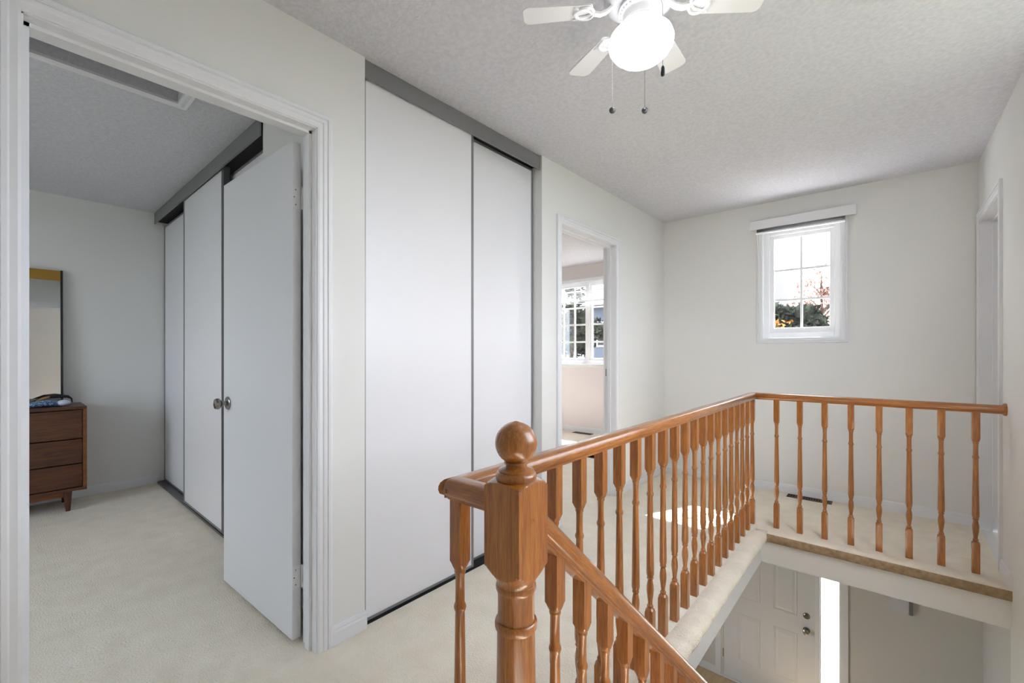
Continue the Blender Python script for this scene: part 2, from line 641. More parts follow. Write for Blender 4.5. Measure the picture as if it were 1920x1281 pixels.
# ------------------------------------------------------------------ trim: casings, jambs, baseboards
PROF = [(0, 0), (0, .007), (.006, .0095), (.020, .0085), (.024, .012), (.034, .0135), (.038, .010), (.041, .016), (.051, .017), (.057, .013), (.057, 0)]


def casing(name, a0, a1, zt, plane, face, axis, wscale=1.0, bottom=0.0, z_bottom_cas=None, trimfar=None, sill=False, prof=PROF):
    """moulded casing round an opening a0..a1. plane: coordinate of the wall face, face: +1/-1 outward. axis 'x' = wall normal along x"""
    m = MB()
    rg = []
    nodes = 4
    path = []
    for (w, t) in prof:
        w *= wscale
        if sill:
            pts = [(a0 - w, bottom - w), (a0 - w, zt + w), (a1 + w, zt + w), (a1 + w, bottom - w)]
        else:
            a1w = a1 + w if trimfar is None else min(a1 + w, trimfar)
            pts = [(a0 - w, bottom), (a0 - w, zt + w), (a1w, zt + w), (a1w, bottom)]
        path.append([(p, q, t) for p, q in pts])
    for k in range(nodes):
        ring = []
        for pr in path:
            a, z, t = pr[k]
            ring.append((plane + face * t, a, z) if axis == 'x' else (a, plane + face * t, z))
        rg.append(ring)
    if sill:
        rg.append(rg[0])
    m.rings(rg, closed=True, cap=not sill)
    return struct(m.build(name, 'trim', smooth=25))


def jamb(name, a0, a1, zt, p0, p1, axis, stop=None, t=0.018, bottom=0.0):
    """door lining between wall faces p0..p1; stop = (q0,q1) band in which the stop strip runs"""
    m = MB()

    def bb(u0, u1, a, b, z0, z1):
        if axis == 'x':
            m.box(u0, u1, a, b, z0, z1)
        else:
            m.box(a, b, u0, u1, z0, z1)
    bb(p0, p1, a0 - .001, a0 + .004, bottom, zt)
    bb(p0, p1, a1 - .004, a1 + .001, bottom, zt)
    bb(p0, p1, a0, a1, zt - .004, zt + .001)
    if stop:
        bb(stop[0], stop[1], a0, a0 + .015, bottom, zt)
        bb(stop[0], stop[1], a1 - .015, a1, bottom, zt)
        bb(stop[0], stop[1], a0, a1, zt - .015, zt)
    return struct(m.build(name, 'trim'))


casing('trim_1', D1A, D1B, DH, XL, 1, 'x')
casing('trim_2', D1A - .010, D1B + .012, DH + .010, XLB, -1, 'x')
jamb('trim_3', D1A, D1B, DH, XLB - .001, XL + .001, 'x', (-1.768, -1.735))
casing('trim_4', D2A, D2B, DH, XL, 1, 'x')
jamb('trim_5', D2A, D2B, DH, XLB - .001, XL + .001, 'x', (-1.775, -1.742))
casing('trim_6', RD0, RD1, DH, XR, -1, 'x', trimfar=YF - .003)
jamb('trim_7', RD0, RD1, DH, XR - .001, XR + .121, 'x', (XR + .055, XR + .085))

BPROF = [(0, 0), (.012, 0), (.012, .050), (.009, .058), (.009, .064), (.005, .074), (0, .076)]


def baseboard(name, pts, inward, mat_='trim'):
    """pts: polyline of (x,y) along the wall foot; inward: list of (nx,ny) for each node (mitre direction already combined)"""
    m = MB()
    rg = []
    for (x, y), (nx, ny) in zip(pts, inward):
        rg.append([(x + nx * t, y + ny * t, z) for t, z in BPROF])
    m.rings(rg)
    return struct(m.build(name, mat_))


def bb_x(name, x, y0, y1, s, **k):
    baseboard(name, [(x, y0), (x, y1)], [(s, 0)] * 2, **k)


def bb_y(name, y, x0, x1, s, **k):
    baseboard(name, [(x0, y), (x1, y)], [(0, s)] * 2, **k)


bb_x('baseboard_left_a', XL, D1B + .057, C1A + .004, 1)
bb_x('baseboard_left_b', XL, C1B + .0, D2A - .057, 1)
bb_x('baseboard_left_c', XL, D2B + .057, YF, 1)
bb_y('baseboard_far', YF, XL, XR, -1)
bb_x('baseboard_right', XR, 3.27, RD0 - .057, -1)
bb_x('baseboard_bedroom', -5.03, -2.6, .93, 1)
bb_y('baseboard_bedroom_nook', .915, -2.55, XLB, -1)
bb_y('baseboard_pink', YP, -5.0, XL, -1)

# attic hatch in the bedroom ceiling
m = MB()
pr = [(0, 0), (0, .012), (.012, .016), (.03, .010), (.042, .014), (.046, 0)]
rg = []
for k in range(5):
    ring = []
    for w, t in pr:
        c = [(HX0 - w, HY0 - w), (HX1 + w, HY0 - w), (HX1 + w, HY1 + w), (HX0 - w, HY1 + w)][k % 4]
        ring.append((c[0], c[1], 2.44 - t))
    rg.append(ring)
m.rings(rg, cap=False)
hatch = thing('attic_hatch', ((HX0 + HX1) / 2, (HY0 + HY1) / 2, 2.424), 'recessed attic hatch with white trim in the bedroom ceiling', 'attic hatch')
m.build('hatch_trim', 'trim', hatch)
m = MB()
m.box(HX0 - .02, HX1 + .02, HY0 - .02, HY1 + .02, 2.601, 2.62)
m.build('hatch_panel', 'trim', hatch)


# ------------------------------------------------------------------ sliding closet doors
def header(name, label, axis, a0, a1, p, face, z0, z1):
    m = MB()
    pr = [(0.0, z0), (0.0, z0 + .004), (-.004, z0 + .006), (-.004, z1), (-.1, z1), (-.1, z1 - .01), (-.012, z1 - .01), (-.012, z0)]
    rg = []
    for a in (a0, a1):
        rg.append([((p + face * t, a, z) if axis == 'x' else (a, p + face * t, z)) for t, z in pr])
    m.rings(rg)
    o = struct(m.build(name, 'alu'), label)
    return o


def slide_door(label, axis, a0, a1, p, face, z0, z1, stile0=.016, stile1=.016, th=.028, group=None, dark1=False):
    """framed sliding panel; p: outer face coordinate, face: outward sign"""
    root = thing('sliding_closet_door', ((p, (a0 + a1) / 2, z0) if axis == 'x' else ((a0 + a1) / 2, p, z0)), label, 'closet door', group)

    def bx(name, mt, u0, u1, b0, b1, h0, h1, ch=0):
        m = MB()
        if axis == 'x':
            m.box(p + face * u0, p + face * u1, b0, b1, h0, h1, ch)
        else:
            m.box(b0, b1, p + face * u0, p + face * u1, h0, h1, ch)
        return m.build(name, mt, root)
    bx('panel', 'panel', -.022, -.005, a0 + stile0 - .002, a1 - stile1 + .002, z0 + .012, z1 - .012)
    bx('stile', 'alu', -th, 0, a0, a0 + stile0, z0, z1, .002)
    bx('stile', 'alu_dk' if dark1 else 'alu', -th, 0, a1 - stile1, a1, z0, z1, .002)
    bx('rail', 'alu', -th, -.002, a0 + stile0, a1 - stile1, z0, z0 + .012)
    bx('rail', 'alu', -th, -.002, a0 + stile0, a1 - stile1, z1 - .014, z1)
    return root


header('trim_8', 'grey metal closet track under the hall ceiling', 'x', C1A, C1B, XL - .008, 1, 2.364, 2.452)
slide_door('pale grey sliding closet door nearest the bedroom doorway, in the front track', 'x', C1A + .004, 1.684, XL - .022, 1, .008, 2.385, .014, .014, group='hall closet doors')
slide_door('pale grey sliding closet door behind the ball of the newel post, in the rear track', 'x', 1.66, C1B - .002, XL - .072, 1, .008, 2.385, .014, .014, group='hall closet doors')
m = MB()
m.box(XL - .11, XL - .012, C1A, C1B, 0, .003)
struct(m.build('trim_9', 'dark'), 'dark floor track of the hall closet')

header('trim_10', 'grey metal closet track under the bedroom ceiling', 'y', -5.03, -2.55, .895, -1, 2.345, 2.442)
slide_door('white sliding bedroom closet door in the corner beside the dresser', 'y', -5.025, -4.08, .968, -1, .022, 2.335, group='bedroom closet doors')
slide_door('white sliding bedroom closet door with a dark edge, left of the open door knob', 'y', -4.12, -3.18, .912, -1, .030, 2.36, .012, .045, th=.036, group='bedroom closet doors', dark1=True)
slide_door('sliding bedroom closet door mostly hidden behind the open bedroom door', 'y', -3.24, -2.555, .968, -1, .022, 2.335, group='bedroom closet doors')
m = MB()
m.box(-5.03, -2.55, .918, 1.02, 0, .016)
struct(m.build('trim_11', 'alu_dk'), 'dark floor track of the bedroom closet')

m = MB()  # black boxes above the closet doors stand in for shade in the gaps
m.box(XL - .13, XL - .022, C1A, C1B, 2.392, 2.452)
struct(m.build('trim_13', 'dark'), 'black fill standing in for shade behind the hall closet track')
m = MB()
m.box(-5.03, -2.55, .910, 1.03, 2.366, 2.442)
struct(m.build('trim_14', 'dark'), 'black fill standing in for shade behind the bedroom closet track')

# ------------------------------------------------------------------ bedroom door, open into the bedroom
DL, DT = .757, .035
dm = Matrix.Translation((-1.829, .800, 0)) @ Matrix.Rotation(R(1.75), 4, 'Z')


def on_door(m):
    return m.xform(dm)


m = on_door(MB().box(-DL, 0, -DT, 0, .014, 2.035, .0015))
d1 = struct(m.build('door_1', 'doorpaint', origin=(-1.829, .800, .014)), 'plain white bedroom door standing open into the bedroom')
for sgn, y0 in ((-1, -DT), (1, 0)):
    m = MB()
    m.lathe([(.0, 0), (.033, 0), (.033, .004), (.028, .008), (.011, .012), (.011, .028), (.018, .032), (.027, .042), (.0275, .05), (.024, .058), (.012, .061), (0, .0615)], n=28, axis='y')
    if sgn < 0:
        m.xform(Matrix.Scale(-1, 4, (0, 1, 0)))
    m.xform(Matrix.Translation((-DL + .062, y0, .925)))
    tag(on_door(m).build('door_handle', 'chrome', d1, smooth=True), 'round satin chrome door knob')
for zc in (1.81, .265):
    m = MB()
    m.box(0.0005, .0025, -DT + .002, -.004, zc - .045, zc + .045)
    m.lathe([(.0, -.048), (.0055, -.046), (.0055, .046), (0, .048)], (.007, .003, zc), n=10)
    h = on_door(m).build('hinge', 'trim', d1)
    for dy, dz in ((-.022, .03), (-.028, 0), (-.022, -.03)):
        k = MB().lathe([(0, 0), (.003, 0), (.002, .001), (0, .001)], (.0025, dy, zc + dz), n=8, axis='x')
        on_door(k).build('screw', 'chrome', h)

# right-hand door near the far corner, closed
m = MB()
m.box(XR + .086, XR + .12, RD0 + .004, RD1 - .004, .012, DH - .004, .002)
d3 = struct(m.build('door_3', 'doorpaint'), 'closed white door at the end of the right wall')
m = MB()
m.lathe([(0, 0), (.03, 0), (.03, -.004), (.011, -.01), (.011, -.022), (.026, -.032), (.026, -.045), (.01, -.05), (0, -.05)], (XR + .086, RD0 + .07, .93), axis='x')
m.build('door_handle', 'chrome', d3, smooth=True)

# strike plate on the jamb of the pink room doorway
m = MB().box(-1.79, -1.768, D2B - .0065, D2B - .004, .985, 1.045)
struct(m.build('trim_strike_plate', 'chrome'), 'small metal strike plate on the jamb of the pink room doorway')

# ------------------------------------------------------------------ hall window
root = MB()
f = .045
fx0, fx1, fz0, fz1 = WX0, WX1, WZ0, WZ1
yy0, yy1 = YF + .035, YF + .115
root.box(fx0, fx0 + f, yy0, yy1, fz0, fz1, .003)
root.box(fx1 - f, fx1, yy0, yy1, fz0, fz1, .003)
root.box(fx0 + f, fx1 - f, yy0, yy1, fz0, fz0 + f, .003)
root.box(fx0 + f, fx1 - f, yy0, yy1, fz1 - f, fz1, .003)
w1 = struct(root.build('window_1', 'vinyl'), 'small white six-pane window high in the end wall')
m = MB()
s0, s1, t0, t1 = fx0 + f, fx1 - f, fz0 + f, fz1 - f
q = .032
m.box(s0, s0 + q, yy0 + .02, yy0 + .055, t0, t1, .003)
m.box(s1 - q, s1, yy0 + .02, yy0 + .055, t0, t1, .003)
m.box(s0 + q, s1 - q, yy0 + .02, yy0 + .055, t0, t0 + q + .012, .003)
m.box(s0 + q, s1 - q, yy0 + .02, yy0 + .055, t1 - q, t1, .003)
m.build('window_sash', 'vinyl', w1)
gx = [s0 + q, -.555, s1 - q]
gz = [t0 + q + .012, 1.632, 1.888, t1 - q]
MUN = .018
m = MB().box(gx[1] - MUN / 2, gx[1] + MUN / 2, yy0 + .030, yy0 + .042, gz[0], gz[3])
m.build('muntin', 'vinyl', w1)
for zz in gz[1:3]:
    MB().box(gx[0], gx[2], yy0 + .0295, yy0 + .0415, zz - MUN / 2, zz + MUN / 2).build('muntin', 'vinyl', w1)
for a in range(2):
    for b in range(3):
        MB().box(gx[a], gx[a + 1], yy0 + .044, yy0 + .047, gz[b], gz[b + 1]).build('pane', 'glass', w1)
# reveal lining
m = MB()
m.box(fx0 - .001, fx0 + .004, YF, yy0, fz0, fz1)
m.box(fx1 - .004, fx1 + .001, YF, yy0, fz0, fz1)
m.box(fx0, fx1, YF, yy0, fz0 - .001, fz0 + .004)
m.box(fx0, fx1, YF, yy0, fz1 - .004, fz1 + .001)
m.build('window_lining', 'trim', w1)
c = casing('window_casing', WX0, WX1, WZ1, YF, -1, 'y', wscale=.78, bottom=WZ0, sill=True)
del c['kind']
c.parent = w1
c.location = Vector(WL[c.name]) - Vector(WL['window_1'])

# unseen window added in the right wall to light the hall
m = MB()
for (a, b, c_, d) in ((SW[0], SW[0] + .05, SW[2], SW[3]), (SW[1] - .05, SW[1], SW[2], SW[3]), (SW[0], SW[1], SW[2], SW[2] + .05), (SW[0], SW[1], SW[3] - .05, SW[3])):
    m.box(XR + .03, XR + .10, a, b, c_, d)
w4 = struct(m.build('added_light_window', 'vinyl'), 'unseen window added in the right wall to light the hall')
MB().box(XR + .06, XR + .064, SW[0] + .05, SW[1] - .05, SW[2] + .05, SW[3] - .05).build('pane', 'glass', w4)

# raised mini blind with a board valance above the hall window
bl = thing('mini_blind', (-.553, YF - .03, 2.20), 'white mini blind pulled up crookedly under its valance over the small window', 'blind')
m = MB().box(-.919, -.187, YF - .048, YF - .036, 2.246, 2.322, .002)
m.box(-.919, -.907, YF - .036, YF - .017, 2.246, 2.322)
m.box(-.199, -.187, YF - .036, YF - .017, 2.246, 2.322)
m.build('valance', 'trim', bl)
m = MB().box(-.873, -.250, YF - .036, YF - .018, 2.262, 2.292)
m.build('headrail', 'alu', bl)
for k in range(7):
    t = k / 6
    zl = 2.258 - .044 * t * 0.75
    zr = 2.262 - .044 * t
    m = MB()
    y0, y1 = YF - .043, YF - .018
    sag = -.003 * (1 - t)
    m.quad((-.870, y0, zl), (-.870, y1, zl + .001), (-.56, y1, (zl + zr) / 2 + sag), (-.56, y0, (zl + zr) / 2 + sag - .001))
    m.quad((-.56, y0, (zl + zr) / 2 + sag - .001), (-.56, y1, (zl + zr) / 2 + sag), (-.256, y1, zr + .001), (-.256, y0, zr))
    ob = m.build('slat', 'alu', bl)
    so = ob.modifiers.new('thickness', 'SOLIDIFY')
    so.thickness = .0006
rg = []
for xx, zz in ((-.876, 2.208), (-.256, 2.203)):
    rg.append([(xx, YF - .046, zz), (xx, YF - .044, zz + .012), (xx, YF - .018, zz + .012), (xx, YF - .016, zz), (xx, YF - .03, zz - .003)])
MB().rings(rg).build('bottom_rail', 'vinyl', bl)

# ------------------------------------------------------------------ pink room window, blind
m = MB()
y0, y1 = YP + .02, YP + .10
x0, x1, z0, z1 = PW
m.box(x0, x0 + .05, y0, y1, z0, z1)
m.box(x1 - .05, x1, y0, y1, z0, z1)
m.box(x0 + .05, x1 - .05, y0, y1, z0, z0 + .05)
m.box(x0 + .05, x1 - .05, y0, y1, z1 - .04, z1)
m.box(-3.40, -3.36, y0, y1, z0 + .05, z1 - .04)
w2 = struct(m.build('window_2', 'vinyl'), 'wide white slider window with grilles in the pink room')
zr_ = [1.106, 1.345, 1.606, 1.86, 2.11, 2.205]
for (a, b) in ((x0 + .05, -3.40), (-3.36, x1 - .05)):
    m = MB()
    q = .036
    m.box(a, a + q, y0 + .015, y0 + .05, z0 + .05, z1 - .04)
    m.box(b - q, b, y0 + .015, y0 + .05, z0 + .05, z1 - .04)
    m.box(a + q, b - q, y0 + .015, y0 + .05, z0 + .05, z0 + .086)
    m.box(a + q, b - q, y0 + .015, y0 + .05, z1 - .076, z1 - .04)
    m.build('window_sash', 'vinyl', w2)
    xs = [a + q + (b - a - 2 * q) * k / 3 for k in range(4)]
    for xx in xs[1:3]:
        MB().box(xx - .013, xx + .013, y0 + .03, y0 + .042, z0 + .086, z1 - .076).build('muntin', 'vinyl', w2)
    for zz in zr_[1:5]:
        MB().box(a + q, b - q, y0 + .0295, y0 + .0415, zz - .013, zz + .013).build('muntin', 'vinyl', w2)
    for i in range(3):
        for k in range(4):
            MB().box(xs[i], xs[i + 1], y0 + .044, y0 + .047, zr_[k], zr_[k + 1] if k < 3 else z1 - .076).build('pane', 'glass', w2)
c = casing('window_casing', PW[0], PW[1], PW[3], YP, -1, 'y', bottom=PW[2], sill=True)
del c['kind']
c.parent = w2
c.location = Vector(WL[c.name]) - Vector(WL['window_2'])
MB().box(PW[0] - .06, PW[1] + .06, YP - .05, YP + .02, PW[2] - .03, PW[2], .004).build('window_sill', 'trim', w2)
b2 = thing('mini_blind', (-3.39, YP - .03, 1.95), 'white mini blind drawn part way up the pink room window', 'blind')
MB().box(PW[0] - .04, PW[1] + .04, YP - .05, YP - .018, 2.235, 2.275).build('headrail', 'vinyl', b2)
sl = None
for k in range(13):
    zz = 1.965 + .0205 * k
    if sl is None:
        mm = MB().quad((PW[0] - .02, YP - .046, zz - .004), (PW[0] - .02, YP - .022, zz + .004), (PW[1] + .02, YP - .022, zz + .004), (PW[1] + .02, YP - .046, zz - .004))
        sl = mm.build('slat', 'vinyl', b2)
        so = sl.modifiers.new('thickness', 'SOLIDIFY')
        so.thickness = .0006
        base = sl.location.copy()
    else:
        c2 = sl.copy()
        COL.objects.link(c2)
        c2.location = (base[0], base[1], base[2] + .0205 * k)
MB().box(PW[0] - .02, PW[1] + .02, YP - .046, YP - .022, 1.938, 1.952, .003).build('bottom_rail', 'vinyl', b2)


# ------------------------------------------------------------------ floor registers
def register(cx, cy, lx, ly, label, nb):
    r = thing('floor_register', (cx, cy, 0), label, 'floor register')
    m = MB()
    m.box(cx - lx / 2, cx + lx / 2, cy - ly / 2, cy - ly / 2 + .012, 0.001, .006)
    m.box(cx - lx / 2, cx + lx / 2, cy + ly / 2 - .012, cy + ly / 2, 0.001, .006)
    m.box(cx - lx / 2, cx - lx / 2 + .012, cy - ly / 2, cy + ly / 2, 0.001, .006)
    m.box(cx + lx / 2 - .012, cx + lx / 2, cy - ly / 2, cy + ly / 2, 0.001, .006)
    m.build('frame', 'regbrown', r)
    MB().box(cx - lx / 2 + .01, cx + lx / 2 - .01, cy - ly / 2 + .01, cy + ly / 2 - .01, 0.0005, .002).build('duct_opening', 'dark', r)
    first = None
    for k in range(nb):
        x = cx - lx / 2 + .02 + (lx - .04) * k / (nb - 1)
        if first is None:
            first = MB().box(x - .003, x + .003, cy - ly / 2 + .01, cy + ly / 2 - .01, .002, .005).build('slat', 'regbrown', r)
            l0 = first.location.copy()
        else:
            c = first.copy()
            COL.objects.link(c)
            c.location = (l0[0] + (lx - .04) * k / (nb - 1), l0[1], l0[2])


register(-.485, 4.235, .30, .085, 'brown metal floor register below the small window', 16)
register(-3.40, 5.55, .30, .10, 'brown metal floor register under the pink room window', 16)

# ------------------------------------------------------------------ oak balustrade
bal = thing('balustrade', (-.70, .65, 0), 'varnished oak balustrade with turned balusters and ball-topped newel round the stairwell', 'railing')
# newel post
NX, NY, NH = -.548, .650, .0435
m = MB()
prof = [(0, -.25), (.075, -.25), (.075, .16), (.055, .185), (.040, .20), (.043, .207), (.040, .214), (.036, .225), (.040, .26), (.0405, .36), (.039, .45),
        (.0380, .53), (.0372, .60), (.0368, .6445), (.0385, .6450), (.0402, .6470), (.0410, .6500), (.0413, .6540), (.0410, .6580), (.0402, .6610), (.0385, .6630), (.0358, .6635),
        (.0352, .69), (.0354, .71), (.0362, .7195), (.0378, .7200), (.0388, .7225), (.0392, .7260), (.0388, .7295), (.0378, .7320), (.0372, .7325), (.0374, .7370),
        (.0392, .7425), (.0420, .7475), (.0455, .7520), (.0495, .7565), (.0535, .7605), (.0575, .7645), (.0616, .7685), (.075, .7690), (.075, .9210),
        (.0616, .9213), (.0590, .9240), (.0555, .9268), (.0515, .9290), (.0470, .9306), (.0425, .9318), (.0390, .9325)]
m.lathe(prof, (NX, NY, 0), n=64, half=NH)
post = m.build('newel_post', 'oak_z', bal, smooth=24)
m = MB()
m.lathe([(.0, .930), (.0375, .930), (.0392, .935), (.0396, .940), (.0385, .9445), (.0358, .947), (.0340, .948), (.0345, .9505), (.0315, .9535), (.0245, .9555), (.0205, .958),
         (.0205, .9615), (.0232, .963), (.0236, .966), (.0215, .968)] +
        [(.0408 * math.cos(R(a)) if a < 88 else 0.0, 1.0025 + .0408 * math.sin(R(a)) + (.0012 if a > 84 else 0)) for a in [-55, -45, -35, -25, -15, -5, 5, 15, 25, 35, 45, 55, 65, 73, 80, 85, 90]],
        (NX, NY, 0), n=40)
tag(m.build('ball_finial', 'oak_z', post, smooth=50), 'turned oak ball on top of the newel')
for (px, py, pz, ax) in ((NX + NH, NY - .003, .862, 'x'),):
    MB().lathe([(0, -.004), (.0055, -.004), (.0055, .0006), (0, .0006)], (px, py, pz), n=14, axis=ax).build('wood_plug', 'oak_x', post, smooth=True)

# baluster prototype (base at z = 0, top .868)
BH = .0158
bp = [(0, 0), (.03, 0), (.03, .152), (.0185, .162), (.0135, .167), (.0098, .170), (.0115, .173), (.0125, .176), (.0112, .1795), (.0088, .183), (.0085, .190),
      (.0102, .205), (.0128, .225), (.0140, .240), (.0132, .256), (.0105, .272), (.0088, .280), (.0115, .283), (.0130, .287), (.0115, .291), (.0125, .296), (.0145, .303),
      (.0148, .318), (.0140, .37), (.0128, .45), (.0117, .53), (.0108, .595), (.0104, .608), (.0122, .612), (.0136, .617), (.0136, .620), (.0122, .625), (.0104, .629),
      (.0100, .66), (.0104, .690), (.0120, .694), (.0128, .698), (.0118, .701), (.0150, .706), (.0190, .714), (.03, .720)]
pm = MB().lathe(bp + [(.03, .870), (0, .870)], n=24, half=BH)
first = pm.build('baluster', 'oak_z', bal, smooth=30, origin=(0, 0, 0))


def put(x, y, z=0.0):
    global first_used
    if not first_used:
        o = first
        first_used = True
    else:
        o = first.copy()
        COL.objects.link(o)
    o.location = (x - WL[bal.name][0], y - WL[bal.name][1], z - WL[bal.name][2])
    return o


first_used = False
XB = -.716
YB = 3.402
for y in BAL_Y[:-1]:
    put(XB, y)
put(XB, 3.385)
for x in BAL_X:
    put(x, YB)

# hand rails: rounded "mushroom" section
RS = [(-.020, 0), (.020, 0), (.020, .006), (.0275, .010), (.0295, .018), (.0290, .026), (.026, .034), (.020, .0405), (.011, .0440), (0, .0450),
      (-.011, .0440), (-.020, .0405), (-.026, .034), (-.0290, .026), (-.0295, .018), (-.0275, .010), (-.020, .006)]
RZ = .860


def rail_y(name, x, y0, y1, mt, mitre0=0, mitre1=0, z=RZ):
    m = MB()
    rg = [[(x + a, y0 + mitre0 * a, z + h) for a, h in RS], [(x + a, y1 + mitre1 * a, z + h) for a, h in RS]]
    m.rings(rg)
    return m


# long level rail, mitred at both corners
m = MB()
rg = [[(XB + a, .650 + a, RZ + h) for a, h in RS], [(XB + a, YB - a, RZ + h) for a, h in RS]]
m.rings(rg)
m.build('handrail', 'oak_y', bal, smooth=50)
m = MB()
rg = [[(XB + a, YB - a, RZ + h) for a, h in RS], [(XR - .002, YB - a, RZ + h) for a, h in RS]]
m.rings(rg)
m.build('handrail', 'oak_x', bal, smooth=50)
m = MB()
rg = []
for t in (0.03, .12, .25, .4, .55, .7, .85, 1.0):
    ang = t * math.pi / 2
    k_ = .25 + .75 * math.sin(ang)
    rg.append([(XB - .004 - .022 * math.cos(ang), .650 + a * k_, RZ + .0225 + (h - .0225) * k_) for a, h in RS])
rg.append([(NX - NH + .003, .650 + a, RZ + h) for a, h in RS])
m.rings(rg)
rt = m.build('handrail', 'oak_x', bal, smooth=50)
MB().lathe([(0, -.004), (.0055, -.004), (.0055, .0006), (0, .0006)], (XB - .006, .6208, .880), n=14, axis='y').build('wood_plug', 'oak_x', rt)
m = MB().lathe([(0, 0), (.03, 0), (.033, .006), (.033, .012), (0, .012)], (XR - .012, YB, RZ + .022), axis='x', n=20)
m.build('wall_rosette', 'oak_x', bal)

# sloping stair rail and its balusters
SL = .895
sx = -.548


def rz_top(y):
    return .822 - SL * (y - .757)


m = MB()
rg = []
for y in (NY + NH - .004, 3.32):
    rg.append([(sx + a, y, rz_top(y) - .0585 + h * 1.30) for a, h in RS])
m.rings(rg)
tag(m.build('handrail', 'oak_s', bal, smooth=50), 'oak handrail sloping down the stairs')
m = MB()
rg = []
for y in (NY + NH - .004, 3.32):
    rg.append([(sx + a, y, rz_top(y) - .0585 + h) for a, h in ((-.0155, -.010), (.0155, -.010), (.0155, .002), (-.0155, .002))])
m.rings(rg)
m.build('rail_fillet', 'oak_s', bal)
spm = MB().lathe([(0, -.09)] + [(.03, -.09)] + bp[2:] + [(.03, .83)], n=24, half=BH, cap=False)
# slope the top of the block to meet the rail
sfirst = None
for k in range(23):
    y = .781 + .1105 * k
    sh = .633 - .893 * (y - .781)
    if sfirst is None:
        top = []
        spm.v = [(a, b, (c if c < .8299 else .830 - SL * b)) for a, b, c in spm.v]
        sfirst = spm.build('baluster', 'oak_z', bal, smooth=30, origin=(0, 0, 0))
        o = sfirst
    else:
        o = sfirst.copy()
        COL.objects.link(o)
    o.location = (sx + .70, y - .65, sh - .714)
m = MB()
m.lathe([(0, ZLO), (.075, ZLO), (.075, ZLO + .9), (.04, ZLO + .93), (.03, ZLO + .95), (.041, ZLO + .985), (.03, ZLO + 1.02), (0, ZLO + 1.03)], (sx, 3.36, 0), n=32, half=NH)
m.build('newel_post', 'oak_z', bal, smooth=30)

# ------------------------------------------------------------------ stairs (below the frame, carpeted)
m = MB()
NR = 14
rise = -ZLO / NR
tread = rise / SL
for k in range(NR - 1):
    y0 = .62 + k * tread
    m.box(-.62, XR, y0 - .02, y0 + tread + .02, -(k + 1) * rise - .25, -(k + 1) * rise)
struct(m.build('stairs', 'carpet', origin=(0, 0, 0)), 'carpeted stairs down to the foyer')

# ------------------------------------------------------------------ front door, sidelight, chime (foyer)
yd = YP - .0
m = MB().box(FD0 + .022, FD1 - .012, yd + .012, yd + .057, ZLO + .015, FT - .03, .002)
d2 = struct(m.build('door_2', 'doorpaint'), 'white six-panel front door seen down the stairwell')


def raised(x0, x1, z0, z1):
    m = MB()
    pr = [(0, 0), (.006, .006), (.014, .006), (.022, .001), (.026, .001), (.050, .007)]
    rg = []
    for w, t in pr:
        rg.append([(x0 + w, yd + .0125 - t, z0 + w), (x1 - w, yd + .0125 - t, z0 + w), (x1 - w, yd + .0125 - t, z1 - w), (x0 + w, yd + .0125 - t, z1 - w)])
    m.rings(rg, closed=True, cap=True)
    m.build('door_panel', 'doorpaint', d2)


for (a, b) in ((-1.345, -1.115), (-.985, -.755)):
    raised(a, b, -2.44, -1.885)
    raised(a, b, -1.70, -1.05)
    raised(a, b, -.94, -.74)
m = MB().lathe([(0, 0), (.033, 0), (.033, -.006), (.024, -.014), (.018, -.016), (.018, -.026), (0, -.026)], (-.672, yd + .012, -1.660), axis='y', n=24)
tag(m.build('deadbolt', 'chrome', d2, smooth=True), 'round chrome deadbolt')
m = MB().lathe([(0, 0), (.034, 0), (.034, -.006), (.012, -.012), (.012, -.03), (.027, -.04), (.028, -.055), (.014, -.064), (0, -.065)], (-.672, yd + .012, -1.815), axis='y', n=24)
tag(m.build('door_handle', 'chrome', d2, smooth=True), 'round chrome door knob')
for zc in (-2.42, -1.7, -.95):
    MB().lathe([(0, -.05), (.007, -.05), (.007, .05), (0, .05)], (FD0 + .018, yd + .006, zc), n=10).build('hinge', 'chrome', d2)
m = MB()
m.box(FD0 - .001, FD0 + .019, yd - .002, yd + .12, ZLO, FT)
m.box(FD1 - .010, SL0 + .001, yd - .012, yd + .12, ZLO, FT)
m.box(FD0, SL1, yd - .002, yd + .12, FT - .028, FT)
m.box(FD0 - .062, FD0, yd - .016, yd, ZLO, FT + .06)
m.box(SL1 - .001, SL1 + .065, yd - .016, yd, ZLO, FT + .06)
m.box(FD0, SL1, yd - .016, yd, FT, FT + .06)
m.box(FD0, FD1, yd - .01, yd + .06, ZLO, ZLO + .014)
struct(m.build('trim_12', 'trim'), 'white frame round the front door and sidelight')
m = MB()
m.box(SL0, SL0 + .012, yd + .01, yd + .05, ZLO + .1, FT - .03)
m.box(SL1 - .012, SL1, yd + .01, yd + .05, ZLO + .1, FT - .03)
m.box(SL0, SL1, yd + .01, yd + .05, ZLO, ZLO + .1)
w3 = struct(m.build('window_3', 'trim'), 'tall narrow sidelight window beside the front door')
MB().box(SL0 + .010, SL1 - .010, yd + .028, yd + .032, ZLO + .1, FT - .03).build('pane', 'glass', w3)

